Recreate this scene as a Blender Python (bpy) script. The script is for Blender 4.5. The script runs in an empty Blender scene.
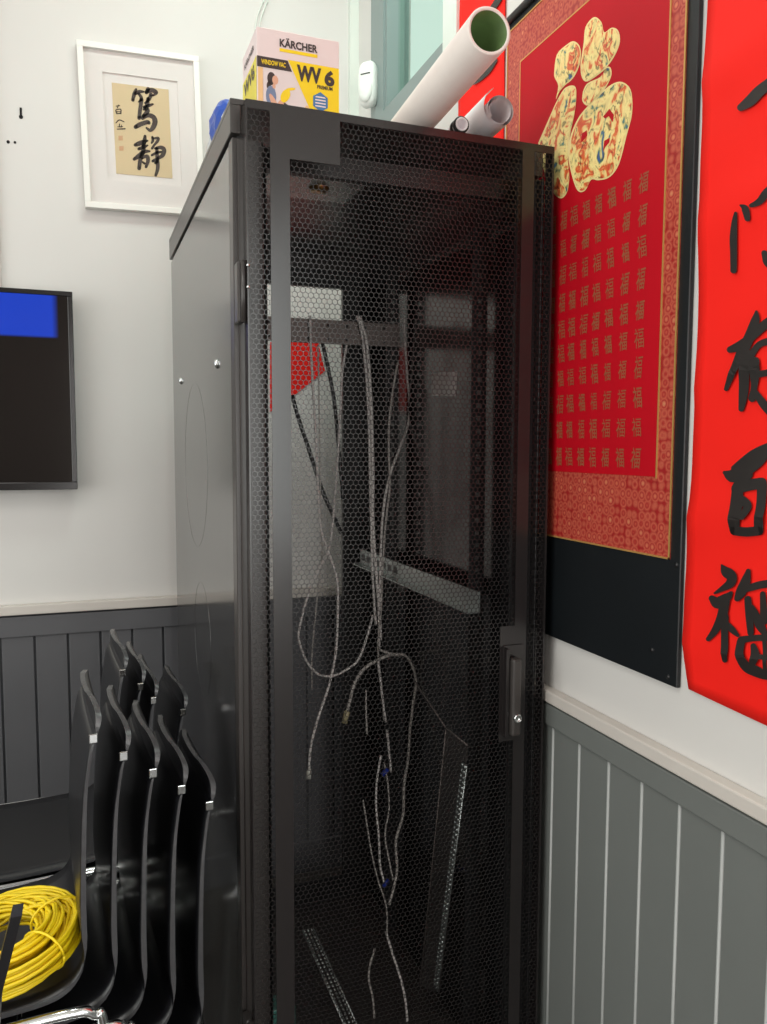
import bpy, bmesh, math, random
from mathutils import Vector, Matrix, geometry
random.seed(7)
C = bpy.context.scene.collection
SC = bpy.context.scene
PI = math.pi

# ------------------------------------------------------------------ camera
CAM = Vector((0, 0, 1.4733))
FPX = 799.93
R_ = Vector((0.93963, -0.34217, 0.003289)).normalized()
F_ = Vector((math.sin(.3492)*math.cos(.0807), math.cos(.3492)*math.cos(.0807), -math.sin(.0807)))
ROLL = .0033
_r = Vector((math.cos(.3492), -math.sin(.3492), 0)); _u = _r.cross(F_)
R_ = _r*math.cos(ROLL) + _u*math.sin(ROLL); U_ = -_r*math.sin(ROLL) + _u*math.cos(ROLL)
cd = bpy.data.cameras.new('camera'); cam = bpy.data.objects.new('camera', cd); C.objects.link(cam)
cd.sensor_fit = 'HORIZONTAL'; cd.sensor_width = 36; cd.lens = FPX/767*36; cd.clip_start = .02
m3 = Matrix((R_, U_, -F_)).transposed()
cam.matrix_world = Matrix.Translation(CAM) @ m3.to_4x4()
SC.camera = cam

# ------------------------------------------------------------------ world, lights, exposure
w = bpy.data.worlds.new('world'); SC.world = w; w.use_nodes = True
bg = w.node_tree.nodes['Background']; bg.inputs[0].default_value = (.86, 1.0, .93, 1); bg.inputs[1].default_value = .95
def area(name, loc, rot, sx, sy, power, col):
    l = bpy.data.lights.new(name, 'AREA'); l.shape = 'RECTANGLE'; l.size = sx; l.size_y = sy; l.energy = power; l.color = col
    o = bpy.data.objects.new(name, l); C.objects.link(o); o.location = loc; o.rotation_euler = rot; return o
area('shopfront_daylight', (-3.36, -.35, 1.75), (0, -PI/2, 0), 2.3, 4.7, 94, (1, .975, .955))
area('glass_door_daylight', (.40, -2.97, 1.35), (PI/2, 0, 0), .8, 2.3, 42, (1, .955, .935))
area('right_window_daylight', (.85, -1.65, 1.76), (0, PI/2, 0), 1.5, 2.2, 48, (.97, 1, .98))
area('corner_ceiling_light', (.45, 1.80, 3.28), (0, 0, 0), .7, .35, 13, (.86, 1, .92))  # added fill to lift the dim wall behind the cabinet, no lamp known
area('ceiling_panel_light', (-1.0, .3, 3.28), (0, 0, 0), 1.2, 1.2, 20, (1, .98, .95))  # added soft fill from above, no fixture known
SC.view_settings.view_transform = 'Standard'; SC.view_settings.look = 'None'
SC.view_settings.exposure = -.1; SC.view_settings.gamma = 1; SC.view_settings.use_curve_mapping = False

# ------------------------------------------------------------------ projection helpers (pixel of the photo -> point on a real plane)
def ray(u, v): return F_ + R_*((u-383.5)/FPX) - U_*((v-512)/FPX)
def hit(u, v, n, d):
    n = Vector(n); r = ray(u, v); t = (d - n.dot(CAM))/n.dot(r); return CAM + r*t
YB, XR = 2.6225, .8559
def onB(u, v, off=0): return hit(u, v, (0, 1, 0), YB-off)
def onR(u, v, off=0): return hit(u, v, (1, 0, 0), XR-off)
TH = .0118
RACK = Vector((.2299, 1.3347, 0))
RM = Matrix.Translation(RACK) @ Matrix.Rotation(TH, 4, 'Z'); RMI = RM.inverted()
EX = RM.to_3x3() @ Vector((1, 0, 0)); EY = RM.to_3x3() @ Vector((0, 1, 0))
def rk_y(u, v, y): return RMI @ hit(u, v, EY, EY.dot(RACK)+y)      # point in cabinet coordinates at depth y
def rk_x(u, v, x): return RMI @ hit(u, v, EX, EX.dot(RACK)+x)
def rk_z(u, v, z): return RMI @ hit(u, v, (0, 0, 1), z)

# ------------------------------------------------------------------ materials
def lin(c):
    def f(x):
        x /= 255.; return x/12.92 if x <= .04045 else ((x+.055)/1.055)**2.4
    return (f(c[0]), f(c[1]), f(c[2]), 1)
def mat(name, col, rough=.5, metal=0., spec=.5, noise=0., nscale=20, bump=0., coat=0., emit=None, estr=0):
    m = bpy.data.materials.new(name); m.use_nodes = True; nt = m.node_tree; b = nt.nodes['Principled BSDF']
    col = lin(col); b.inputs['Base Color'].default_value = col; b.inputs['Roughness'].default_value = rough
    b.inputs['Metallic'].default_value = metal; b.inputs['Specular IOR Level'].default_value = spec
    b.inputs['Coat Weight'].default_value = coat; b.inputs['Coat Roughness'].default_value = .08
    tc = nt.nodes.new('ShaderNodeTexCoord'); no = nt.nodes.new('ShaderNodeTexNoise'); no.inputs['Scale'].default_value = nscale
    no.inputs['Detail'].default_value = 4
    nt.links.new(tc.outputs['Object'], no.inputs['Vector'])
    if noise:
        mx = nt.nodes.new('ShaderNodeMix'); mx.data_type = 'RGBA'
        mx.inputs[6].default_value = tuple(max(0, x*(1-noise)) for x in col[:3])+(1,)
        mx.inputs[7].default_value = tuple(min(1, x*(1+noise)) for x in col[:3])+(1,)
        nt.links.new(no.outputs['Fac'], mx.inputs[0]); nt.links.new(mx.outputs[2], b.inputs['Base Color'])
    if bump:
        bp = nt.nodes.new('ShaderNodeBump'); bp.inputs['Strength'].default_value = bump; bp.inputs['Distance'].default_value = .002
        nt.links.new(no.outputs['Fac'], bp.inputs['Height']); nt.links.new(bp.outputs[0], b.inputs['Normal'])
    if emit:
        b.inputs['Emission Color'].default_value = lin(emit); b.inputs['Emission Strength'].default_value = estr
    return m
M = {}
M['wall'] = mat('white_plaster', (214, 211, 207), .6, noise=.025, nscale=3, bump=.05)
M['front_wall'] = mat('brown_front_wall', (120, 104, 96), .6, noise=.1, nscale=3)
M['ceil'] = mat('ceiling_paint', (225, 222, 218), .8, noise=.02)
M['floor'] = mat('dark_floor_vinyl', (70, 66, 62), .4, noise=.2, nscale=8)
M['ledge'] = mat('white_ledge_paint', (205, 198, 190), .45, noise=.03)
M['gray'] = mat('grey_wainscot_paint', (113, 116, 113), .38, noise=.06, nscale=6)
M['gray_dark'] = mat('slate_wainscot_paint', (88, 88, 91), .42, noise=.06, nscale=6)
M['groove'] = mat('groove_grey', (168, 170, 168), .35)  # right-wall board joints coloured paler to imitate caught light
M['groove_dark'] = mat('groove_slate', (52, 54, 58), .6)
M['door'] = mat('black_powder_coat', (33, 29, 29), .24, noise=.05, nscale=300, spec=.65)
M['cabinet'] = mat('cabinet_dark_paint', (58, 54, 52), .33, noise=.05, nscale=200, spec=.6)
M['panel'] = mat('side_panel_gloss', (44, 43, 42), .15, noise=.04, nscale=2, spec=1.0)
M['panel'].node_tree.nodes['Principled BSDF'].inputs['IOR'].default_value = 2.3; M['panel'].node_tree.nodes['Principled BSDF'].inputs['Specular IOR Level'].default_value = .5
M['inner'] = mat('inner_gloss_black', (24, 24, 25), .16, noise=.1, nscale=4, spec=.6)
M['post'] = mat('inner_black', (20, 20, 21), .4, noise=.1)
M['zinc'] = mat('zinc_plate', (190, 196, 194), .35, .85, noise=.1, nscale=30)
M['bar'] = mat('bar_grey', (120, 110, 106), .5, .3, noise=.1)
M['chrome'] = mat('chrome', (225, 228, 228), .08, 1.0)
M['hole'] = mat('dark_hole', (14, 13, 13), .9)
M['white_cable'] = mat('white_cable_sheath', (232, 226, 222), .45, noise=.05)
M['gray_cable'] = mat('grey_cable_sheath', (196, 190, 184), .5, noise=.05)
M['black_cable'] = mat('black_cable_sheath', (22, 22, 24), .4)
M['plug'] = mat('clear_plug', (205, 205, 195), .2)
M['plug_beige'] = mat('beige_plug', (190, 178, 140), .45)
M['blue_tape'] = mat('blue_tape', (40, 60, 160), .4)
M['chair'] = mat('chair_black_lacquer', (19, 19, 22), .34, noise=.08, nscale=10, coat=.12)
M['chair_edge'] = mat('chair_edge_grey', (66, 66, 68), .26, noise=.3, nscale=60)
M['yellow'] = mat('yellow_cable', (238, 208, 22), .42, noise=.07, nscale=30)
M['tube'] = mat('white_paper_tube', (226, 216, 208), .6, noise=.05, nscale=25)
M['tube_green'] = mat('green_inner_sheet', (92, 118, 66), .6, noise=.4, nscale=30)
M['paper'] = mat('white_roll_paper', (238, 234, 236), .6, noise=.03)
M['rubber'] = mat('black_rubber', (20, 20, 20), .5)
M['ink'] = mat('black_ink', (36, 31, 29), .45, noise=.25, nscale=40)
M['ink_soft'] = mat('brown_black_ink', (66, 52, 46), .6, noise=.2, nscale=60)
M['frame'] = mat('white_frame', (236, 234, 228), .35)
M['mat'] = mat('white_mount_board', (238, 232, 228), .8, noise=.01)
M['parchment'] = mat('tan_paper', (222, 200, 160), .8, noise=.06, nscale=10)
M['seal'] = mat('faded_red_seal', (214, 170, 132), .8)
M['couplet'] = mat('red_couplet_paper', (247, 32, 22), .7, spec=.2, noise=.07, nscale=5)
M['couplet_edge'] = mat('pale_paper_edge', (226, 200, 192), .8)
M['red'] = mat('crimson_satin', (184, 2, 24), .6, spec=.2, noise=.08, nscale=7)
M['velvet'] = mat('black_board', (17, 21, 24), .42, noise=.25, nscale=9)
M['gold_trim'] = mat('gold_piping', (214, 168, 96), .35, .5)
M['gold_print'] = mat('dull_gold_thread', (150, 78, 50), .5, .0, noise=.2, nscale=150)
M['cream'] = mat('cream_outline', (240, 216, 150), .5)
M['tv'] = mat('tv_black_plastic', (16, 16, 18), .2, coat=.4)
M['sensor'] = mat('sensor_plastic', (228, 232, 226), .35)
M['slit'] = mat('sensor_slit', (60, 62, 60), .4)
M['win_gray'] = mat('window_grey_frame', (128, 142, 140), .4)
M['win_white'] = mat('window_white_frame', (216, 222, 214), .4)
M['bag'] = mat('white_bag_plastic', (196, 200, 206), .25)
M['bag_blue'] = mat('blue_bag_content', (38, 78, 170), .35)
M['carton_white'] = mat('carton_white', (234, 216, 214), .55)
M['carton_yellow'] = mat('carton_yellow', (248, 212, 22), .5)
M['carton_olive'] = mat('carton_side_yellow', (226, 210, 70), .5)
M['print_dark'] = mat('print_dark', (62, 48, 46), .5)
M['print_blue'] = mat('print_blue', (70, 122, 170), .5)
M['print_orange'] = mat('print_orange', (240, 196, 140), .5)
M['print_skin'] = mat('print_skin', (224, 170, 142), .6)
M['print_bluegrey'] = mat('print_bluegrey', (118, 132, 160), .6)
M['print_pale'] = mat('print_pale', (228, 214, 212), .6)
M['sticker'] = mat('white_sticker', (225, 222, 220), .5)
M['teal'] = mat('teal_plastic', (70, 130, 120), .4)
M['brass'] = mat('brass', (180, 140, 80), .3, .9)
M['redlamp'] = mat('red_plastic', (200, 40, 36), .4)

def nodes_mat(name):
    m = bpy.data.materials.new(name); m.use_nodes = True; return m, m.node_tree, m.node_tree.nodes['Principled BSDF']
def glass_mat(name, tint, gl=.08):
    m, nt, b = nodes_mat(name); nt.nodes.remove(b); out = nt.nodes['Material Output']
    t = nt.nodes.new('ShaderNodeBsdfTransparent'); t.inputs[0].default_value = lin(tint)
    g = nt.nodes.new('ShaderNodeBsdfGlossy'); g.inputs['Roughness'].default_value = .02
    fr = nt.nodes.new('ShaderNodeFresnel'); fr.inputs[0].default_value = 1.35
    mx = nt.nodes.new('ShaderNodeMixShader'); ge = nt.nodes.new('ShaderNodeNewGeometry'); sb = nt.nodes.new('ShaderNodeMath'); sb.operation = 'SUBTRACT'; sb.use_clamp = True
    nt.links.new(fr.outputs[0], sb.inputs[0]); nt.links.new(ge.outputs['Backfacing'], sb.inputs[1]); nt.links.new(sb.outputs[0], mx.inputs[0]); nt.links.new(t.outputs[0], mx.inputs[1]); nt.links.new(g.outputs[0], mx.inputs[2])
    nt.links.new(mx.outputs[0], out.inputs[0]); return m
M['glass_clear'] = glass_mat('picture_glass', (250, 250, 250))
M['glass_green'] = glass_mat('window_green_glass', (240, 250, 245))
# television picture: a blue band lit across the top of an otherwise black screen
m, nt, b = nodes_mat('tv_screen_glass'); b.inputs['Base Color'].default_value = lin((10, 10, 11)); b.inputs['Roughness'].default_value = .06
b.inputs['Specular IOR Level'].default_value = .8
tc = nt.nodes.new('ShaderNodeTexCoord'); sx = nt.nodes.new('ShaderNodeSeparateXYZ'); nt.links.new(tc.outputs['Object'], sx.inputs[0])
mr = nt.nodes.new('ShaderNodeMapRange'); mr.inputs[1].default_value = .1525; mr.inputs[2].default_value = .160; nt.links.new(sx.outputs[2], mr.inputs[0])
mr2 = nt.nodes.new('ShaderNodeMapRange'); mr2.inputs[1].default_value = .428; mr2.inputs[2].default_value = .410; nt.links.new(sx.outputs[0], mr2.inputs[0])
mm = nt.nodes.new('ShaderNodeMath'); mm.operation = 'MULTIPLY'; nt.links.new(mr.outputs[0], mm.inputs[0]); nt.links.new(mr2.outputs[0], mm.inputs[1])
b.inputs['Emission Color'].default_value = lin((8, 62, 196)); nt.links.new(mm.outputs[0], b.inputs['Emission Strength'])
M['screen'] = m
# embroidered colours of the large character
def fu_material():
    m, nt, b = nodes_mat('gold_dragon_embroidery'); b.inputs['Roughness'].default_value = .4
    tc = nt.nodes.new('ShaderNodeTexCoord'); mp = nt.nodes.new('ShaderNodeMapping'); mp.inputs['Scale'].default_value = (1, 1, .8)
    mp.inputs['Rotation'].default_value = (.6, 0, 0)
    nt.links.new(tc.outputs['Object'], mp.inputs[0])
    n1 = nt.nodes.new('ShaderNodeTexNoise'); n1.inputs['Scale'].default_value = 27; n1.inputs['Detail'].default_value = 3.5; n1.inputs['Distortion'].default_value = 1.6
    nt.links.new(mp.outputs[0], n1.inputs['Vector'])
    cr = nt.nodes.new('ShaderNodeValToRGB'); e = cr.color_ramp; e.interpolation = 'LINEAR'
    cols = [(0, (30, 40, 70)), (.30, (60, 90, 150)), (.345, (80, 130, 100)), (.39, (226, 200, 130)), (.46, (246, 226, 150)), (.55, (236, 200, 130)), (.585, (226, 120, 60)), (.64, (210, 74, 46)), (.70, (236, 206, 130)), (1, (250, 236, 170))]
    while len(e.elements) < len(cols): e.elements.new(.5)
    for el, (p, c) in zip(e.elements, cols): el.position = p; el.color = lin(c)
    nt.links.new(n1.outputs['Fac'], cr.inputs[0])
    n2 = nt.nodes.new('ShaderNodeTexNoise'); n2.inputs['Scale'].default_value = 45; n2.inputs['Distortion'].default_value = 3; nt.links.new(mp.outputs[0], n2.inputs['Vector'])
    c2 = nt.nodes.new('ShaderNodeValToRGB'); c2.color_ramp.elements[0].position = .33; c2.color_ramp.elements[0].color = (.18, .16, .12, 1); c2.color_ramp.elements[1].position = .42; c2.color_ramp.elements[1].color = (1, 1, 1, 1)
    nt.links.new(n2.outputs['Fac'], c2.inputs[0])
    mx = nt.nodes.new('ShaderNodeMix'); mx.data_type = 'RGBA'; mx.blend_type = 'MULTIPLY'; mx.inputs[0].default_value = .8
    nt.links.new(cr.outputs[0], mx.inputs[6]); nt.links.new(c2.outputs[0], mx.inputs[7]); nt.links.new(mx.outputs[2], b.inputs['Base Color'])
    return m
M['fu'] = fu_material()
def brocade_material():
    m, nt, b = nodes_mat('gold_red_brocade'); b.inputs['Roughness'].default_value = .42
    tc = nt.nodes.new('ShaderNodeTexCoord')
    v = nt.nodes.new('ShaderNodeTexVoronoi'); v.inputs['Scale'].default_value = 62; v.inputs['Randomness'].default_value = .35; nt.links.new(tc.outputs['Object'], v.inputs['Vector'])
    cr = nt.nodes.new('ShaderNodeValToRGB'); e = cr.color_ramp
    cols = [(0, (150, 26, 28)), (.16, (158, 30, 30)), (.23, (222, 150, 106)), (.34, (204, 104, 78)), (.44, (164, 34, 34)), (.56, (196, 92, 70)), (.75, (158, 30, 30))]
    while len(e.elements) < len(cols): e.elements.new(.5)
    for el, (p, c) in zip(e.elements, cols): el.position = p; el.color = lin(c)
    nt.links.new(v.outputs['Distance'], cr.inputs[0]); nt.links.new(cr.outputs[0], b.inputs['Base Color'])
    # gold thread shows a metal sheen
    g = nt.nodes.new('ShaderNodeRGBToBW'); nt.links.new(cr.outputs[0], g.inputs[0])
    mr = nt.nodes.new('ShaderNodeMapRange'); mr.inputs[1].default_value = .1; mr.inputs[2].default_value = .5; mr.inputs[4].default_value = .45; nt.links.new(g.outputs[0], mr.inputs[0]); nt.links.new(mr.outputs[0], b.inputs['Metallic'])
    return m
M['brocade'] = brocade_material()

# ------------------------------------------------------------------ mesh helpers
def add_box(bm, a, b, mi=0, bevel=0):
    x0, y0, z0 = a; x1, y1, z1 = b
    vs = [bm.verts.new(p) for p in ((x0,y0,z0),(x1,y0,z0),(x1,y1,z0),(x0,y1,z0),(x0,y0,z1),(x1,y0,z1),(x1,y1,z1),(x0,y1,z1))]
    fs = [bm.faces.new([vs[i] for i in q]) for q in ((3,2,1,0),(4,5,6,7),(0,1,5,4),(1,2,6,5),(2,3,7,6),(3,0,4,7))]
    for f in fs: f.material_index = mi
    if bevel:
        ed = list({e for f in fs for e in f.edges}); r = bmesh.ops.bevel(bm, geom=ed, offset=bevel, segments=2, affect='EDGES', profile=.5)
        for f in r['faces']: f.material_index = mi
def frames(pts):
    n = len(pts); T = []
    for i in range(n):
        t = pts[min(i+1, n-1)] - pts[max(i-1, 0)]; T.append(t.normalized() if t.length > 1e-9 else Vector((0, 0, 1)))
    up = Vector((0, 0, 1)) if abs(T[0].z) < .9 else Vector((1, 0, 0)); N = []
    nn = (up - T[0]*up.dot(T[0])).normalized()
    for t in T:
        nn = (nn - t*nn.dot(t)); nn = nn.normalized() if nn.length > 1e-6 else t.orthogonal().normalized(); N.append(nn)
    return T, N
def add_tube(bm, pts, r, seg=8, mi=0, caps=True):
    pts = [Vector(p) for p in pts]; T, N = frames(pts); rings = []
    for i, (p, t, n) in enumerate(zip(pts, T, N)):
        b = t.cross(n); rr = r[i] if isinstance(r, (list, tuple)) else r
        rings.append([bm.verts.new(p + (n*math.cos(2*PI*k/seg) + b*math.sin(2*PI*k/seg))*rr) for k in range(seg)])
    for a, b in zip(rings, rings[1:]):
        for k in range(seg):
            f = bm.faces.new((a[k], a[(k+1) % seg], b[(k+1) % seg], b[k])); f.smooth = True; f.material_index = mi
    if caps:
        f = bm.faces.new(rings[0][::-1]); f.material_index = mi; f = bm.faces.new(rings[-1]); f.material_index = mi
def spline(pts, sub=6):
    P = [Vector(p) for p in pts]; out = []
    for i in range(len(P)-1):
        p0 = P[max(i-1, 0)]; p1 = P[i]; p2 = P[i+1]; p3 = P[min(i+2, len(P)-1)]
        for k in range(sub):
            t = k/sub; out.append(.5*((2*p1) + (p2-p0)*t + (2*p0-5*p1+4*p2-p3)*t*t + (3*p1-p0-3*p2+p3)*t**3))
    out.append(P[-1]); return out
def add_lathe(bm, prof, origin, axis, seg=24, mi=0):
    axis = Vector(axis).normalized(); n = axis.orthogonal().normalized(); b = axis.cross(n); o = Vector(origin); rings = []
    for r, h in prof: rings.append([bm.verts.new(o + axis*h + (n*math.cos(2*PI*k/seg) + b*math.sin(2*PI*k/seg))*r) for k in range(seg)])
    for a, c in zip(rings, rings[1:]):
        for k in range(seg):
            f = bm.faces.new((a[k], a[(k+1) % seg], c[(k+1) % seg], c[k])); f.smooth = True; f.material_index = mi
    return rings
def add_poly(bm, pts, mi=0, nrm=None):
    pts = [Vector(p) for p in pts]
    tris = geometry.tessellate_polygon([pts]); vs = [bm.verts.new(p) for p in pts]
    for t in tris:
        try:
            f = bm.faces.new([vs[i] for i in t]); f.material_index = mi
            f.normal_update()
            if nrm is not None and f.normal.dot(Vector(nrm)) < 0: f.normal_flip()
        except ValueError: pass
def obj(name, bm, m, parent=None, world=None):
    if world is not None: bmesh.ops.transform(bm, matrix=world.inverted(), verts=bm.verts)
    me = bpy.data.meshes.new(name); bm.to_mesh(me); bm.free()
    o = bpy.data.objects.new(name, me); C.objects.link(o)
    for x in (m if isinstance(m, (list, tuple)) else [m]): me.materials.append(M[x] if isinstance(x, str) else x)
    if parent is not None: o.parent = parent
    return o
def tag(o, label, cat, group=None):
    o['label'] = label; o['category'] = cat
    if group: o['group'] = group
    return o
def thing(name, label, cat, mtx=None, group=None):
    o = bpy.data.objects.new(name, None); o.empty_display_size = .05; C.objects.link(o)
    if mtx is not None: o.matrix_world = mtx
    return tag(o, label, cat, group)
def struct(name, bm, m, parent=None):
    o = obj(name, bm, m, parent); o['kind'] = 'structure'; return o
def BM(): return bmesh.new()
def boxobj(name, boxes, m, parent=None, bevel=0):
    bm = BM()
    for a, b in boxes: add_box(bm, a, b, bevel=bevel)
    return obj(name, bm, m, parent)
T_ = Matrix.Translation
def text_bm(body, height, bold=0., spacing=1.0):
    """flat lettering, lower-left at the origin in XY, given height and returned width"""
    c = bpy.data.curves.new('t', 'FONT'); c.body = body; c.offset = bold; c.space_character = spacing; c.resolution_u = 3
    o = bpy.data.objects.new('t', c); C.objects.link(o); bpy.context.view_layer.update()
    me = bpy.data.meshes.new_from_object(o.evaluated_get(bpy.context.evaluated_depsgraph_get()))
    bpy.data.objects.remove(o); bpy.data.curves.remove(c)
    bm = BM(); bm.from_mesh(me); bpy.data.meshes.remove(me)
    xs = [v.co.x for v in bm.verts]; ys = [v.co.y for v in bm.verts]
    s = height/(max(ys)-min(ys))
    for v in bm.verts: v.co = Vector(((v.co.x-min(xs))*s, (v.co.y-min(ys))*s, 0))
    return bm, (max(xs)-min(xs))*s
def merge(dst, src, fn, mi=0):
    mp = {v: dst.verts.new(fn(v.co)) for v in src.verts}
    for f in src.faces:
        try: nf = dst.faces.new([mp[v] for v in f.verts]); nf.material_index = mi
        except ValueError: pass
    src.free()
def brush(bm, strokes, place, mi=0, nrm=None, seg=14):
    """ink strokes: each a list of (u, v, radius) in local drawing units; place maps (u, v) to a point"""
    for st in strokes:
        # resample smoothly
        P = spline([Vector((a, b, c)) for a, b, c in st], 5) if len(st) > 1 else [Vector(st[0])]
        L, Rr = [], []
        n = len(P)
        for i, p in enumerate(P):
            d = P[min(i+1, n-1)] - P[max(i-1, 0)]; d = Vector((d.x, d.y)); d = d.normalized() if d.length > 1e-9 else Vector((1, 0))
            q = Vector((-d.y, d.x)); r = max(p.z, .05)
            L.append((p.x+q.x*r, p.y+q.y*r)); Rr.append((p.x-q.x*r, p.y-q.y*r))
        vl = [bm.verts.new(place(*a)) for a in L]; vr = [bm.verts.new(place(*a)) for a in Rr]
        for i in range(n-1):
            f = bm.faces.new((vl[i], vr[i], vr[i+1], vl[i+1])); f.material_index = mi
        for p in (P[0], P[-1]):
            r = max(p.z, .05)
            f = bm.faces.new([bm.verts.new(place(p.x+r*math.cos(2*PI*k/seg), p.y+r*math.sin(2*PI*k/seg))) for k in range(seg)]); f.material_index = mi
    if nrm is not None:
        bm.normal_update()
        for f in bm.faces:
            if f.normal.dot(Vector(nrm)) < 0: f.normal_flip()

# ================================================================== THE SETTING
X0, Y0, ZC = -3.4, -3.0, 3.3
bm = BM(); add_box(bm, (X0-.1, Y0-.1, -.1), (XR+.15, YB+.1, 0)); struct('floor', bm, 'floor')
bm = BM(); add_box(bm, (X0-.1, Y0-.1, ZC), (XR+.15, YB+.1, ZC+.1)); struct('ceiling', bm, 'ceil')
bm = BM(); add_box(bm, (X0-.1, YB, 0), (XR+.12, YB+.1, ZC)); struct('wall_back', bm, 'wall')
bm = BM()                                                     # left wall with the shop window
add_box(bm, (X0-.1, Y0, 0), (X0, YB, .55)); add_box(bm, (X0-.1, Y0, 2.95), (X0, YB, ZC)); add_box(bm, (X0-.1, 2.05, .55), (X0, YB, 2.95)); add_box(bm, (X0-.1, Y0, .55), (X0, Y0+.25, 2.95)); struct('wall_left', bm, 'wall')
bm = BM()                                                     # front wall with a glass door opening behind the camera
add_box(bm, (X0, Y0-.1, 0), (-.02, Y0, ZC)); add_box(bm, (.82, Y0-.1, 0), (XR, Y0, ZC)); add_box(bm, (-.02, Y0-.1, 2.52), (.82, Y0, ZC)); add_box(bm, (-.02, Y0-.1, 0), (.82, Y0, .18))
struct('wall_front', bm, 'front_wall')
WY0, WY1, WZ0, WZ1 = 1.82, 2.445, 2.42, 3.12                  # window in the right wall
bm = BM()
VY0, VY1, VZ0, VZ1 = -2.80, -.50, .998, 2.52                  # a second, larger window behind the camera
add_box(bm, (XR, Y0, 0), (XR+.12, VY0, ZC)); add_box(bm, (XR, VY0, 0), (XR+.12, VY1, VZ0)); add_box(bm, (XR, VY0, VZ1), (XR+.12, VY1, ZC))
add_box(bm, (XR, VY1, 0), (XR+.12, YB, WZ0)); add_box(bm, (XR, VY1, WZ1), (XR+.12, YB, ZC))
add_box(bm, (XR, VY1, WZ0), (XR+.12, WY0, WZ1)); add_box(bm, (XR, WY1, WZ0), (XR+.12, YB, WZ1)); struct('wall_right', bm, 'wall')
wn = bpy.data.objects.new('window_1', None); C.objects.link(wn); wn['kind'] = 'structure'
bm = BM(); add_box(bm, (XR-.012, WY0, WZ0), (XR+.07, 1.90, WZ1)); struct('window_jamb', bm, 'win_white', wn)
bm = BM(); add_box(bm, (XR-.012, 2.335, WZ0), (XR+.07, WY1, WZ1)); add_box(bm, (XR-.012, 1.90, WZ0), (XR+.07, 2.335, 2.476)); add_box(bm, (XR-.012, 1.90, 3.07), (XR+.07, 2.335, WZ1))
add_box(bm, (XR-.006, 2.318, 2.476), (XR+.05, 2.335, 3.07)); struct('window_frame', bm, 'win_gray', wn)
bm = BM(); add_box(bm, (XR+.03, 1.90, 2.476), (XR+.036, 2.335, 3.07)); struct('window_pane', bm, 'glass_green', wn)
bm = BM(); add_box(bm, (XR-.03, YB-.02, 1.0), (XR, YB, ZC)); struct('trim_1', bm, 'win_white')           # corner bead
bm = BM(); add_box(bm, (-.262, YB-.014, 1.93), (-.235, YB, ZC), bevel=.003); struct('trim_2', bm, 'ledge')
# wainscot on the back wall
bm = BM(); add_box(bm, (X0, YB-.03, .968), (XR, YB, .997), bevel=.003); struct('trim_3', bm, 'ledge')
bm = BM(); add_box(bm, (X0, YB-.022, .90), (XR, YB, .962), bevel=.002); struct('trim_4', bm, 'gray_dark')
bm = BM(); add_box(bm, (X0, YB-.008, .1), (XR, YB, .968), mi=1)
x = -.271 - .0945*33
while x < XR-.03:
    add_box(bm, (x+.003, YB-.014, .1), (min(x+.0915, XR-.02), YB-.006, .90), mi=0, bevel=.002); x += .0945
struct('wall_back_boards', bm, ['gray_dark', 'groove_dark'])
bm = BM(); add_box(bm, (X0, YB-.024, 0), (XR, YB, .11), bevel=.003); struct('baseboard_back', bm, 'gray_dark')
# wainscot on the right wall
bm = BM(); add_box(bm, (XR-.024, Y0, .972), (XR, YB-.03, .996), bevel=.003); struct('trim_5', bm, 'ledge')
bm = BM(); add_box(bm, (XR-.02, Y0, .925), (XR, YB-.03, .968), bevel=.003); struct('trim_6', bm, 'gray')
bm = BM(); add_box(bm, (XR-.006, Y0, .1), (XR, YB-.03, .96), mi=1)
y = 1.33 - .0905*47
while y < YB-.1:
    add_box(bm, (XR-.014, y+.0035, .1), (XR-.004, y+.087, .926), mi=0, bevel=.002); add_tube(bm, [(XR-.0125, y, .1), (XR-.0125, y, .926)], .0034, 8, 1); y += .0905  # pale raised beads imitate light caught along the board joints
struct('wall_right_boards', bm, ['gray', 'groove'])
bm = BM(); add_box(bm, (XR-.022, Y0, 0), (XR, YB-.03, .11), bevel=.003); struct('baseboard_right', bm, 'gray')
# small drill holes in the back wall
for (u, v, r, lab) in ((21, 117, .0055, 'dark keyhole slot in the white back wall, uppermost mark'), (8.2, 142, .0045, 'left one of two small drill holes side by side in the white wall'), (15, 142.5, .0035, 'right one of two small drill holes side by side in the white wall')):
    p = onB(u, v); bm = BM(); rg = add_lathe(bm, [(r, .0), (r, .002), (r*.5, .0015), (.0001, .001)], p, (0, -1, 0), 12)
    if r > .005: add_box(bm, (p.x-.003, p.y-.0018, p.z), (p.x+.003, p.y, p.z+.026))
    tag(obj('wall_hole', bm, 'hole'), lab, 'hole')

# ================================================================== NETWORK CABINET
W, D, H = .6, 1.022, 2.05
cab = thing('network_cabinet', 'tall black network cabinet with perforated front door in the corner', 'cabinet', RM)
def cb(name, boxes, m, parent=cab, bevel=0): return boxobj(name, boxes, m, parent, bevel)
cb('top_cover', [((0, .045, 2.040), (W, D, H)), ((0, .045, 1.994), (.018, D, 2.040)), ((W-.018, .045, 1.994), (W, D, 2.040)), ((.018, D-.018, 1.994), (W-.018, D, 2.040))], 'cabinet', bevel=.0015)
cb('side_panel', [((.004, .085, .05), (.010, D-.006, 1.986))], 'panel')
sp = cb('side_panel', [((.588, .085, .05), (.596, D-.004, 1.986))], 'inner')
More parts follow.
